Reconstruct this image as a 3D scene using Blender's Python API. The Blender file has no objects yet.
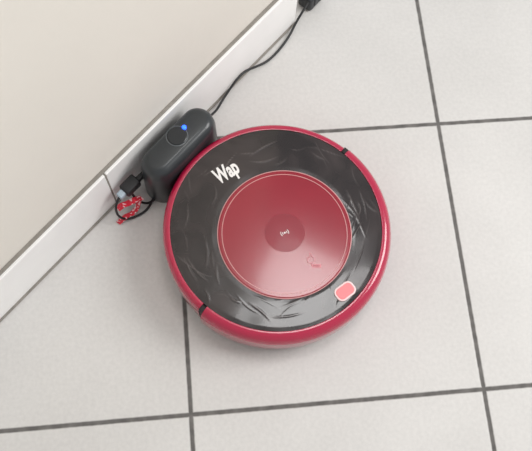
import bpy, bmesh, math, random
from mathutils import Matrix, Vector, noise
random.seed(11)
S=bpy.context.scene
S.view_settings.view_transform='Standard'
S.view_settings.look='None'
COL=S.collection

# ---------------------------------------------------------------- helpers
def lin(c):
    return tuple(((x/255)/12.92 if x/255<=0.04045 else ((x/255+0.055)/1.055)**2.4) for x in c)+(1,)
def mat(name,col,rough=0.5,metal=0.0,coat=0.0,bump=None,emis=None,spec=0.5,vary=None):
    m=bpy.data.materials.new(name); m.use_nodes=True
    nt=m.node_tree; b=nt.nodes['Principled BSDF']
    c=lin(col)
    b.inputs['Base Color'].default_value=c
    b.inputs['Roughness'].default_value=rough
    b.inputs['Metallic'].default_value=metal
    b.inputs['Coat Weight'].default_value=coat
    b.inputs['Coat Roughness'].default_value=0.08
    b.inputs['Specular IOR Level'].default_value=spec
    tc=nt.nodes.new('ShaderNodeTexCoord')
    n=nt.nodes.new('ShaderNodeTexNoise'); n.inputs['Scale'].default_value=(vary or (40,0.06))[0]; n.inputs['Detail'].default_value=4
    nt.links.new(tc.outputs['Object'],n.inputs['Vector'])
    hv=nt.nodes.new('ShaderNodeHueSaturation'); hv.inputs['Color'].default_value=c
    mr=nt.nodes.new('ShaderNodeMapRange'); a=(vary or (40,0.06))[1]
    mr.inputs['From Min'].default_value=0.25; mr.inputs['From Max'].default_value=0.75
    mr.inputs['To Min'].default_value=1-a; mr.inputs['To Max'].default_value=1+a
    nt.links.new(n.outputs['Fac'],mr.inputs['Value']); nt.links.new(mr.outputs['Result'],hv.inputs['Value'])
    nt.links.new(hv.outputs['Color'],b.inputs['Base Color'])
    if bump:
        n2=nt.nodes.new('ShaderNodeTexNoise'); n2.inputs['Scale'].default_value=bump[0]; n2.inputs['Detail'].default_value=5
        nt.links.new(tc.outputs['Object'],n2.inputs['Vector'])
        bp=nt.nodes.new('ShaderNodeBump'); bp.inputs['Strength'].default_value=bump[1]; bp.inputs['Distance'].default_value=bump[2]
        nt.links.new(n2.outputs['Fac'],bp.inputs['Height']); nt.links.new(bp.outputs['Normal'],b.inputs['Normal'])
    if emis:
        b.inputs['Emission Color'].default_value=lin(emis[0]); b.inputs['Emission Strength'].default_value=emis[1]
    return m
def mk(name,bm,m,parent=None,smooth=True,loc=None):
    me=bpy.data.meshes.new(name); bmesh.ops.recalc_face_normals(bm,faces=bm.faces); bm.to_mesh(me); bm.free()
    o=bpy.data.objects.new(name,me); COL.objects.link(o)
    if m: me.materials.append(m)
    if smooth:
        for p in me.polygons: p.use_smooth=True
    if parent: o.parent=parent
    if loc: o.location=loc
    return o
def empty(name,loc,rz=0):
    e=bpy.data.objects.new(name,None); e.empty_display_size=.05; COL.objects.link(e); e.location=loc; e.rotation_euler=(0,0,rz); return e
def lathe(prof,seg=160,a0=0,a1=2*math.pi,cx=0,cy=0):
    bm=bmesh.new(); full=abs(a1-a0-2*math.pi)<1e-6
    n=seg if full else seg+1; rings=[]
    for i in range(n):
        a=a0+(a1-a0)*i/seg
        rings.append([bm.verts.new((cx+r*math.cos(a),cy+r*math.sin(a),z)) for r,z in prof])
    m=len(prof)
    for i in range(seg):
        A=rings[i]; B=rings[(i+1)%n]
        for j in range(m):
            bm.faces.new((A[j],A[(j+1)%m],B[(j+1)%m],B[j]))
    if not full:
        bm.faces.new(rings[0]); bm.faces.new(rings[-1][::-1])
    return bm
def disc(prof,seg=128,cx=0,cy=0):
    bm=bmesh.new(); rings=[[bm.verts.new((cx+r*math.cos(2*math.pi*i/seg),cy+r*math.sin(2*math.pi*i/seg),z)) for i in range(seg)] for r,z in prof]
    for k in range(len(prof)-1):
        for i in range(seg):
            bm.faces.new((rings[k][i],rings[k][(i+1)%seg],rings[k+1][(i+1)%seg],rings[k+1][i]))
    bm.faces.new(rings[0]); bm.faces.new(rings[-1])
    return bm
def flat(o,ang=35):
    o.data.set_sharp_from_angle(angle=math.radians(ang)); return o
def box(x0,x1,y0,y1,z0,z1,bev=0,seg=3):
    bm=bmesh.new(); bmesh.ops.create_cube(bm,size=1)
    for v in bm.verts:
        v.co=Vector(((x0+x1)/2+v.co.x*(x1-x0),(y0+y1)/2+v.co.y*(y1-y0),(z0+z1)/2+v.co.z*(z1-z0)))
    if bev: bmesh.ops.bevel(bm,geom=bm.edges[:],offset=bev,segments=seg,profile=0.5,affect='EDGES')
    return bm
def stadium(L,W,r,n=12):
    pts=[]
    for cx,cy,a in ((L/2-r,W/2-r,0),(-L/2+r,W/2-r,90),(-L/2+r,-W/2+r,180),(L/2-r,-W/2+r,270)):
        for i in range(n+1):
            t=math.radians(a+90*i/n); pts.append((cx+r*math.cos(t),cy+r*math.sin(t)))
    return pts
def loft(levels):
    bm=bmesh.new(); R=[[bm.verts.new((x,y,z)) for x,y in p] for p,z in levels]; n=len(R[0])
    for k in range(len(R)-1):
        for i in range(n): bm.faces.new((R[k][i],R[k][(i+1)%n],R[k+1][(i+1)%n],R[k+1][i]))
    bm.faces.new(R[0]); bm.faces.new(R[-1]); return bm
def tube(name,pts,r,m,parent=None):
    cu=bpy.data.curves.new(name,'CURVE'); cu.dimensions='3D'; cu.bevel_depth=r; cu.bevel_resolution=4; cu.use_fill_caps=True
    sp=cu.splines.new('NURBS'); sp.points.add(len(pts)-1)
    for p,q in zip(sp.points,pts): p.co=(*q,1)
    sp.use_endpoint_u=True; sp.order_u=3; sp.resolution_u=10
    o=bpy.data.objects.new(name,cu); COL.objects.link(o); cu.materials.append(m)
    if parent: o.parent=parent
    return o
def text(name,body,size,m,parent,loc,rz,offset=0,shear=0,ext=0.0002,sx=1):
    cu=bpy.data.curves.new(name,'FONT'); cu.body=body; cu.size=size; cu.align_x='CENTER'; cu.align_y='CENTER'
    cu.offset=offset; cu.shear=shear; cu.extrude=ext
    o=bpy.data.objects.new(name,cu); COL.objects.link(o); cu.materials.append(m); o.parent=parent
    o.location=loc; o.rotation_euler=(0,0,rz); o.scale=(sx,1,1); return o

# wall frame: origin W0 on the wall foot, U along wall, N into the room
W0=Vector((-.185,.215,0)); WA=math.atan2(.70,.714)
U=Vector((math.cos(WA),math.sin(WA),0)); N=Vector((math.sin(WA),-math.cos(WA),0))
def wp(s,n,z=0): return W0+U*s+N*n+Vector((0,0,z))
def frame_empty(name,s,n):   # local x along wall, local y = -N (toward wall)
    return empty(name,wp(s,n),WA)

# ---------------------------------------------------------------- floor
def floor_mat():
    m=bpy.data.materials.new('ceramic_tile_floor'); m.use_nodes=True; nt=m.node_tree; b=nt.nodes['Principled BSDF']
    N_=nt.nodes.new; L=nt.links.new
    tc=N_('ShaderNodeTexCoord'); sx=N_('ShaderNodeSeparateXYZ'); L(tc.outputs['Object'],sx.inputs[0])
    def M(op,a,bv=None,c=None):
        n=N_('ShaderNodeMath'); n.operation=op
        for i,v in enumerate((a,bv,c)):
            if v is None: continue
            if isinstance(v,(int,float)): n.inputs[i].default_value=v
            else: L(v,n.inputs[i])
        return n.outputs[0]
    wob=N_('ShaderNodeTexNoise'); wob.inputs['Scale'].default_value=120; L(tc.outputs['Object'],wob.inputs['Vector'])
    w=M('MULTIPLY',M('SUBTRACT',wob.outputs['Fac'],.5),.0008)
    ds=[]
    for ax in 'XY':
        p=M('PINGPONG',sx.outputs[ax],0.2)   # 0 at multiples of 0.4
        ds.append(p)
    d=M('ADD',M('MINIMUM',ds[0],ds[1]),w)
    mask=N_('ShaderNodeMapRange'); mask.inputs['From Min'].default_value=.0020; mask.inputs['From Max'].default_value=.0040
    L(d,mask.inputs['Value'])
    n1=N_('ShaderNodeTexNoise'); n1.inputs['Scale'].default_value=5; n1.inputs['Detail'].default_value=6; L(tc.outputs['Object'],n1.inputs['Vector'])
    r1=N_('ShaderNodeValToRGB'); r1.color_ramp.elements[0].position=.3; r1.color_ramp.elements[1].position=.7
    r1.color_ramp.elements[0].color=lin((203,201,198)); r1.color_ramp.elements[1].color=lin((212,210,207)); L(n1.outputs['Fac'],r1.inputs[0])
    n2=N_('ShaderNodeTexNoise'); n2.inputs['Scale'].default_value=190; n2.inputs['Detail'].default_value=3; L(tc.outputs['Object'],n2.inputs['Vector'])
    r2=N_('ShaderNodeMapRange'); r2.inputs['From Min'].default_value=.3; r2.inputs['From Max'].default_value=.7; r2.inputs['To Min'].default_value=.95; r2.inputs['To Max'].default_value=1.03
    L(n2.outputs['Fac'],r2.inputs['Value'])
    hv=N_('ShaderNodeHueSaturation'); L(r1.outputs['Color'],hv.inputs['Color']); L(r2.outputs['Result'],hv.inputs['Value'])
    n3=N_('ShaderNodeTexNoise'); n3.inputs['Scale'].default_value=60; n3.inputs['Detail'].default_value=5; L(tc.outputs['Object'],n3.inputs['Vector'])
    r3=N_('ShaderNodeValToRGB'); r3.color_ramp.elements[0].position=.3; r3.color_ramp.elements[1].position=.75
    r3.color_ramp.elements[0].color=lin((88,86,84)); r3.color_ramp.elements[1].color=lin((120,117,114)); L(n3.outputs['Fac'],r3.inputs[0])
    mx=N_('ShaderNodeMix'); mx.data_type='RGBA'; L(mask.outputs['Result'],mx.inputs['Factor']); L(r3.outputs['Color'],mx.inputs['A']); L(hv.outputs['Color'],mx.inputs['B'])
    L(mx.outputs['Result'],b.inputs['Base Color'])
    ro=N_('ShaderNodeMapRange'); ro.inputs['To Min'].default_value=.9; ro.inputs['To Max'].default_value=.32; L(mask.outputs['Result'],ro.inputs['Value']); L(ro.outputs['Result'],b.inputs['Roughness'])
    hsum=M('ADD',mask.outputs['Result'],M('MULTIPLY',n2.outputs['Fac'],.10))
    bp=N_('ShaderNodeBump'); bp.inputs['Strength'].default_value=.4; bp.inputs['Distance'].default_value=.001; L(hsum,bp.inputs['Height']); L(bp.outputs['Normal'],b.inputs['Normal'])
    b.inputs['Specular IOR Level'].default_value=.45
    return m
fl=mk('floor',box(-2.0,2.4,-2.0,2.6,-.02,0),floor_mat(),smooth=False)

# ---------------------------------------------------------------- wall + baseboard
wall_m=mat('painted_plaster_wall',(225,220,211),.75,bump=(35,.25,.002),vary=(6,.02))
base_m=mat('glazed_baseboard_tile',(242,241,239),.35,vary=(25,.025))
grout_m=mat('grey_grout',(140,135,128),.9,vary=(120,.15),bump=(200,.4,.001))
SE=.538
def wbox(s0,s1,n0,n1,z0,z1,bev=0):
    bm=box(s0,s1,-n1,-n0,z0,z1,bev)
    M4=Matrix.Translation(W0)@Matrix.Rotation(WA,4,'Z'); bmesh.ops.transform(bm,matrix=M4,verts=bm.verts); return bm
mk('wall_left',wbox(-1.5,SE,-.14,-.009,0,2.4),wall_m,smooth=False)
bb=empty('baseboard_left',(0,0,0))
BH=.104
js=[-1.5,-1.066,-.666,-.266,.134,SE]
for i in range(len(js)-1):
    mk('tile_%d'%(i+1),wbox(js[i]+.0012,js[i+1]-.0012,-.009,0.0,.003,BH,.0012),base_m,bb,smooth=False)
mk('joint_grout',wbox(-1.5,SE-.001,-.0088,-.0008,0,BH-.001),grout_m,bb,smooth=False)
mk('foot_grout',wbox(-1.5,SE,-.002,.0025,0,.003,.0008),grout_m,bb,smooth=False)
mk('top_shade_strip',wbox(-1.5,SE,-.009,-.004,BH-.001,BH+.002,.0008),grout_m,bb,smooth=False)  # grey strip stands in for the shadow line above the baseboard

# ---------------------------------------------------------------- robot vacuum
red=mat('crimson_gloss_plastic',(172,12,60),.20,coat=.7,vary=(30,.03))
red_d=mat('crimson_lid_plastic',(142,4,34),.17,coat=.5,vary=(9,.10))
red_c=mat('crimson_center_badge',(136,20,40),.34,coat=.15,vary=(40,.05))
pink=mat('silver_pink_line',(205,150,150),.35,vary=(60,.05))
pinkd=mat('dull_pink_print',(215,140,148),.4,vary=(60,.05))
dark=mat('dark_gap_plastic',(26,22,24),.6,vary=(60,.1))
rub=mat('black_rubber',(22,22,23),.8,vary=(60,.1))
white=mat('white_print',(236,232,230),.5,vary=(60,.02))
def film_mat():
    m=bpy.data.materials.new('black_deck_in_clear_film'); m.use_nodes=True; nt=m.node_tree; N_=nt.nodes.new; L=nt.links.new
    b=nt.nodes['Principled BSDF']
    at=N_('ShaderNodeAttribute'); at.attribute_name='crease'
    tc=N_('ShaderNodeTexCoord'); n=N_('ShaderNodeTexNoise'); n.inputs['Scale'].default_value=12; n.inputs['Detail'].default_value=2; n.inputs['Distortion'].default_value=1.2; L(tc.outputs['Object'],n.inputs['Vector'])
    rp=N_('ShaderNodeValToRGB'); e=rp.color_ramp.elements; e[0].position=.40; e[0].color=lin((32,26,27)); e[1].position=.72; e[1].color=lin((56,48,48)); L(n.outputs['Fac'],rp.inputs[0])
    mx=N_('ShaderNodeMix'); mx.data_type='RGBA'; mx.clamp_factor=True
    L(at.outputs['Fac'],mx.inputs['Factor']); L(rp.outputs['Color'],mx.inputs['A']); mx.inputs['B'].default_value=lin((128,120,118)); L(mx.outputs['Result'],b.inputs['Base Color'])  # creases paler in base colour: film glints painted in
    b.inputs['Roughness'].default_value=.15; b.inputs['Specular IOR Level'].default_value=.5
    b.inputs['Coat Weight'].default_value=.25; b.inputs['Coat Roughness'].default_value=.05
    return m
film=film_mat()

rc=wp(.238,.2107)
rv=empty('robot_vacuum_cleaner',rc,WA)
K=1.03
def sp(prof,k=K): return [(r*k,z) for r,z in prof]
flat(mk('chassis',disc(sp([(.128,.010),(.138,.012),(.1445,.020),(.1455,.055),(.1445,.066),(.130,.0695)])),dark,rv))
g=math.radians(1.3)
rear=[(.1463,.018),(.1485,.022),(.1493,.050),(.1490,.064),(.1474,.0705),(.1445,.0740),(.1412,.0752),(.1388,.0748),(.1382,.0690),(.1452,.0660),(.1458,.050)]
flat(mk('rear_shell',lathe(sp(rear),100,g,math.pi-g),red,rv),40)
bump=[(.1463,.014),(.1515,.017),(.1532,.028),(.1535,.056),(.1524,.064),(.1496,.0700),(.1458,.0738),(.1415,.0752),(.1388,.0748),(.1382,.0690),(.1452,.0660),(.1458,.050)]
bo=flat(mk('bumper',lathe(sp(bump),100,math.pi+g,2*math.pi-g),red,rv),40)
def loc(x,y,z):
    v=Matrix.Rotation(-WA,3,'Z')@Vector((x,y,0)); return (v.x,v.y,z)
# lid (flat, nearly flush)
ox,oy,_=loc(.0100,-.0105,0); LK=.955
lp=lambda p:[(r*LK,z) for r,z in p]
flat(mk('dust_bin_lid',disc(lp([(.0935,.0700),(.0935,.0752),(.0931,.0757),(.0925,.0758),(.0915,.0758),(.05,.0758)]),cx=ox,cy=oy),red_d,rv),20)
flat(mk('lid_trim_ring',lathe(lp([(.0885,.0755),(.0885,.0760),(.0876,.0760),(.0876,.0755)]),128,cx=ox,cy=oy),pink,rv))
flat(mk('lid_outer_ring',lathe(lp([(.0948,.0700),(.0948,.0750),(.0936,.0752),(.0936,.0700)]),128,cx=ox,cy=oy),pink,rv))
flat(mk('lid_badge',disc([(.0270,.0755),(.0270,.07588),(.0266,.0759),(.01,.0759)],64,cx=ox,cy=oy),red_c,rv))
# glossy deck ring with its film: long real creases + soft undulation
segs=[]
def rnd(a,b): return random.uniform(a,b)
for i in range(58):
    a=rnd(0,2*math.pi); r0=rnd(.094,.136); p=Vector((r0*math.cos(a),r0*math.sin(a)))
    th=a+math.pi/2+rnd(-.6,.6); L_=rnd(.016,.055)
    d=Vector((math.cos(th),math.sin(th))); segs.append((p-d*L_/2,p+d*L_/2,rnd(.0012,.0026),rnd(.00008,.00032),rnd(-.005,.005)))
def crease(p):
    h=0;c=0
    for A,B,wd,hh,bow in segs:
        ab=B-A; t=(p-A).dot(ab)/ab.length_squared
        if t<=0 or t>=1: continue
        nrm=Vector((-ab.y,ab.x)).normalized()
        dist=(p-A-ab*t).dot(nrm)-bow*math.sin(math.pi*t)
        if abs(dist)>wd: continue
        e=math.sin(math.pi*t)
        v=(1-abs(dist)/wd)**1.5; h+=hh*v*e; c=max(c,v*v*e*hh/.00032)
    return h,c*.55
bm=bmesh.new(); NR,NA=46,760; rows=[]; cr=[]
for i in range(NR+1):
    row=[]
    for j in range(NA):
        a=2*math.pi*j/NA
        pin=Vector((ox+.0900*math.cos(a),oy+.0900*math.sin(a))); pout=Vector((.1426*math.cos(a),.1426*math.sin(a)))
        t=i/NR; p=pin.lerp(pout,t)
        h,c=crease(p)
        h+=(noise.noise(Vector((p.x*26,p.y*26,3.1)))+1)*.00032
        e=min(1,min(t,1-t)*8)
        row.append(bm.verts.new((p.x,p.y,.0738+h*e))); cr.append(c*e)
    rows.append(row)
nlast=len(rows)
for i in range(NR):
    for j in range(NA): bm.faces.new((rows[i][j],rows[i][(j+1)%NA],rows[i+1][(j+1)%NA],rows[i+1][j]))
for src in (rows[0],rows[-1]):
    low=[bm.verts.new((v.co.x,v.co.y,.0680)) for v in src]; cr+= [0]*NA; rows.append(low)
    for j in range(NA): bm.faces.new((src[j],src[(j+1)%NA],low[(j+1)%NA],low[j]))
for j in range(NA): bm.faces.new((rows[nlast][j],rows[nlast][(j+1)%NA],rows[nlast+1][(j+1)%NA],rows[nlast+1][j]))
fo=flat(mk('deck',bm,film,rv),50)
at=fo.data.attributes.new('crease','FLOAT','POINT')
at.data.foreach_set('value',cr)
cxy=(ox,oy)
flat(mk('badge_dot',disc([(.0013,.0757),(.0013,.0762),(.001,.0762)],16,cx=cxy[0],cy=cxy[1]),white,rv))
for k,r in enumerate((.0034,.0058)):
    for sgn,nm in ((0,'a'),(math.pi,'b')):
        mk('badge_arc_%d%s'%(k+1,nm),lathe([(r,.0757),(r,.0762),(r-.0009,.0762),(r-.0009,.0757)],10,sgn-.6-WA+.3,sgn+.6-WA+.3,cx=cxy[0],cy=cxy[1]),white,rv)
text('logo_print','Wap',.031,white,rv,loc(-.0620,.0825,.0752),math.radians(30)-WA,offset=.0011,shear=.12,sx=.57)
HZ=.0761
hx,hy=.0405,-.0485
def hp(a,b): return (*loc(hx+a,hy+b,0)[:2],HZ)
tube('hand_icon',[hp(-.004,.001),hp(-.005,-.007),hp(.004,-.007),hp(.006,.000),hp(.002,.001),hp(.001,.007),hp(-.001,.007),hp(-.001,.000),hp(-.004,.001)],.0005,pinkd,rv)
lb=loc(.0475,-.0595,0)
lbm=box(-.0065,.0065,-.0024,.0024,.0757,.0761,.0001,1); bmesh.ops.transform(lbm,matrix=Matrix.Translation((lb[0],lb[1],0))@Matrix.Rotation(math.radians(-4)-WA,4,'Z'),verts=lbm.verts)
mk('label_plate',lbm,pinkd,rv,smooth=False)
text('label_print','PRESS',.0034,red_c,rv,(lb[0],lb[1],.0762),math.radians(-4)-WA,ext=.0001)
btn=mat('lit_power_button',(255,120,122),.4,emis=((255,95,105),.50),vary=(50,.02))
bsurr=mat('button_bezel',(245,215,215),.4,vary=(50,.02))
def oval(name,L_,W_,z0,z1,m_,wx,wy,ang):
    p=stadium(L_,W_,W_/2-.002); q=stadium(L_-.0014,W_-.0014,W_/2-.0026)
    o=flat(mk(name,loft([(p,z0),(p,z1-.0006),(q,z1)]),m_,rv)); o.location=loc(wx,wy,0); o.rotation_euler=(0,0,math.radians(ang)-WA); return o
BX,BY=.0815,-.0965
oval('button_bezel',.0290,.0200,.0735,.0764,bsurr,BX,BY,32)
oval('power_button',.0245,.0155,.075,.0770,btn,BX,BY,32)
def cyl_x(name,x,y,r,w,m_):
    bm=bmesh.new(); bmesh.ops.create_cone(bm,cap_ends=True,segments=40,radius1=r,radius2=r,depth=w)
    bmesh.ops.transform(bm,matrix=Matrix.Translation((x,y,r))@Matrix.Rotation(math.pi/2,4,'Y'),verts=bm.verts)
    return flat(mk(name,bm,m_,rv))
cyl_x('wheel_1',.105,0,.031,.016,rub); cyl_x('wheel_2',-.105,0,.031,.016,rub); cyl_x('caster_wheel',0,-.10,.012,.012,rub)
for k,sg in enumerate((1,-1)):
    x0,x1=sorted((sg*.144,sg*.1530))
    mk('gap_post_%d'%(k+1),box(x0,x1,-.0037,.0037,.02,.0722,.0008),dark,rv)

# ---------------------------------------------------------------- charging dock
dk_m=mat('charcoal_dock_plastic',(42,46,49),.34,coat=.2,vary=(80,.06),bump=(400,.12,.0004))
dk_top=mat('dock_button_gloss',(34,37,40),.3,vary=(80,.05))
dk=frame_empty('charging_dock',.237,.034)
def sh(L_,W_,r,dx=0,dy=0): return [(x+dx,y+dy) for x,y in stadium(L_,W_,r)]
lv=[(sh(.130,.050,.0235),.000),(sh(.132,.051,.0245),.003),(sh(.130,.050,.0245),.055),(sh(.128,.049,.024),.078),(sh(.124,.046,.0225),.088),(sh(.118,.041,.020),.0945),(sh(.108,.033,.016),.0980),(sh(.098,.024,.0115),.0990)]
flat(mk('tower',loft(lv),dk_m,dk),60)
flat(mk('foot_plate',loft([(sh(.110,.006,.0025,0,-.0250),0),(sh(.110,.006,.0025,0,-.0250),.006)]),dk_m,dk))
CX,CY=.003,.004
flat(mk('round_button',disc([(.0135,.096),(.0135,.1000),(.0125,.1007),(.005,.1007)],48,cx=CX,cy=CY),dk_top,dk))
flat(mk('button_ring',lathe([(.0152,.0960),(.0152,.0997),(.0142,.0999),(.0139,.0960)],48,cx=CX,cy=CY),mat('ring_grey',(100,105,108),.35),dk))
led=mat('blue_led',(40,90,255),.3,emis=((30,80,255),4))
flat(mk('status_led',disc([(.0030,.096),(.0030,.1020),(.0020,.1027)],20,cx=CX+.0155,cy=CY+.001),led,dk))

# ---------------------------------------------------------------- cables
cab=mat('black_cable',(30,30,32),.5,vary=(60,.08))
pc=empty('power_cable',(0,0,0))
tube('cord',[wp(.288,.024,.030),wp(.312,.018,.028),wp(.335,.014,.012),wp(.352,.008,.006),wp(.372,.005,.010),wp(.392,.004,.018),wp(.412,.004,.018),wp(.432,.008,.008),wp(.455,.014,.0022),wp(.485,.014,.0022),wp(.512,.010,.003),wp(.532,.005,.010),wp(.552,.003,.020),wp(.572,.000,.026)],.0019,cab,pc)
# ---------------------------------------------------------------- plug + tag at the left of the dock
ad=empty('cable_connector',(0,0,0))
blue=mat('pale_connector_sleeve',(165,180,190),.5,vary=(60,.05))
flat(mk('jack_body',wbox(.142,.168,.007,.025,.046,.062,.003),cab,ad))
flat(mk('jack_tip',wbox(.164,.182,.013,.021,.048,.056,.002),cab,ad))
flat(mk('jack_sleeve',wbox(.132,.143,.011,.021,.049,.059,.002),blue,ad))
tube('jack_lead',[wp(.134,.016,.054),wp(.122,.017,.046),wp(.116,.022,.022),wp(.122,.030,.006),wp(.138,.038,.0025),wp(.158,.042,.0025),wp(.172,.036,.0025)],.0017,cab,ad)
tube('jack_lead_loop',[wp(.152,.016,.048),wp(.150,.022,.030),wp(.155,.034,.012),wp(.166,.040,.006),wp(.182,.040,.008)],.0018,cab,ad)
def tag_mat():
    m=mat('red_printed_tag',(214,44,64),.5,vary=(30,.05)); nt=m.node_tree; b=nt.nodes['Principled BSDF']; N_=nt.nodes.new; L=nt.links.new
    tc=N_('ShaderNodeTexCoord'); n=N_('ShaderNodeTexNoise'); n.inputs['Scale'].default_value=260; n.inputs['Detail'].default_value=0; L(tc.outputs['Object'],n.inputs['Vector'])
    r=N_('ShaderNodeMapRange'); r.inputs['From Min'].default_value=.58; r.inputs['From Max'].default_value=.64; L(n.outputs['Fac'],r.inputs['Value'])
    mx=N_('ShaderNodeMix'); mx.data_type='RGBA'; src=b.inputs['Base Color'].links[0].from_socket
    L(src,mx.inputs['A']); mx.inputs['B'].default_value=lin((240,200,202)); L(r.outputs['Result'],mx.inputs['Factor']); L(mx.outputs['Result'],b.inputs['Base Color']); return m
tagm=tag_mat()
tg=empty('warning_tag',(0,0,0))
def ribbon(name,path,wv,m_,parent,th=.0006):
    bm=bmesh.new(); a=[bm.verts.new(Vector(p)-Vector(wv)/2) for p in path]; b=[bm.verts.new(Vector(p)+Vector(wv)/2) for p in path]
    for i in range(len(path)-1): bm.faces.new((a[i],a[i+1],b[i+1],b[i]))
    o=mk(name,bm,m_,parent,smooth=False); s=o.modifiers.new('s','SOLIDIFY'); s.thickness=th; return o
ribbon('tag_strip',[wp(.122,.018,.030),wp(.130,.021,.035),wp(.138,.024,.032),wp(.148,.028,.034),wp(.158,.031,.028)],N*.010+Vector((0,0,.002)),tagm,tg)
ribbon('tag_tail',[wp(.112,.024,.0012),wp(.118,.026,.006),wp(.126,.028,.010),wp(.134,.031,.008),wp(.144,.032,.012),wp(.154,.030,.026)],N*.008+Vector((0,0,.002)),tagm,tg)

# ---------------------------------------------------------------- dark adapter at the wall end
pa=frame_empty('power_adapter',.588,-.004)
blk=mat('black_adapter_plastic',(44,46,50),.5,vary=(60,.08))
flat(mk('adapter_body',box(-.022,.014,-.010,.016,0,.030,.005),blk,pa))
for k in range(2): flat(mk('rib_%d'%(k+1),box(-.012+k*.012,-.007+k*.012,-.0115,.0175,.01,.0315,.001),blk,pa))

# ---------------------------------------------------------------- light
w=bpy.data.worlds.new('world'); S.world=w; w.use_nodes=True; nt=w.node_tree; bg=nt.nodes['Background']
tc=nt.nodes.new('ShaderNodeTexCoord'); gr=nt.nodes.new('ShaderNodeSeparateXYZ'); nt.links.new(tc.outputs['Generated'],gr.inputs[0])
rp=nt.nodes.new('ShaderNodeValToRGB'); rp.color_ramp.elements[0].color=(.62,.615,.61,1); rp.color_ramp.elements[1].color=(.86,.86,.87,1)
mr=nt.nodes.new('ShaderNodeMapRange'); mr.inputs['From Min'].default_value=-1; nt.links.new(gr.outputs['X'],mr.inputs['Value']); nt.links.new(mr.outputs['Result'],rp.inputs[0])
nt.links.new(rp.outputs['Color'],bg.inputs['Color']); bg.inputs['Strength'].default_value=.80
def area(name,loc_,tgt,size,e,col=(1,1,1)):
    l=bpy.data.lights.new(name,'AREA'); l.size=size; l.energy=e; l.color=col; o=bpy.data.objects.new(name,l); COL.objects.link(o)
    o.location=loc_; o.rotation_euler=(Vector(tgt)-Vector(loc_)).to_track_quat('-Z','Y').to_euler(); return o
area('side_fill_light',(1.9,.3,1.7),(0.0,.3,.2),1.1,37,(1,.99,.975))  # added area light, no window in view; brightens wall from the side
area('lid_sheen_fill',(.42,.62,2.5),(.15,.2,0),.5,7,(1,.99,.98))  # added overhead light for a soft glow on lid and glints on creases

# ---------------------------------------------------------------- camera
cd=bpy.data.cameras.new('camera'); co=bpy.data.objects.new('camera',cd); COL.objects.link(co)
cd.sensor_width=36; cd.sensor_fit='HORIZONTAL'; cd.lens=767.314/532*36; cd.clip_start=.02
rvv=Vector((.314,-.0513,-.0811)); R=Matrix.Rotation(rvv.length,4,rvv.normalized())
co.matrix_world=Matrix.Translation((.0533,-.0831,1.0554))@R
S.camera=co
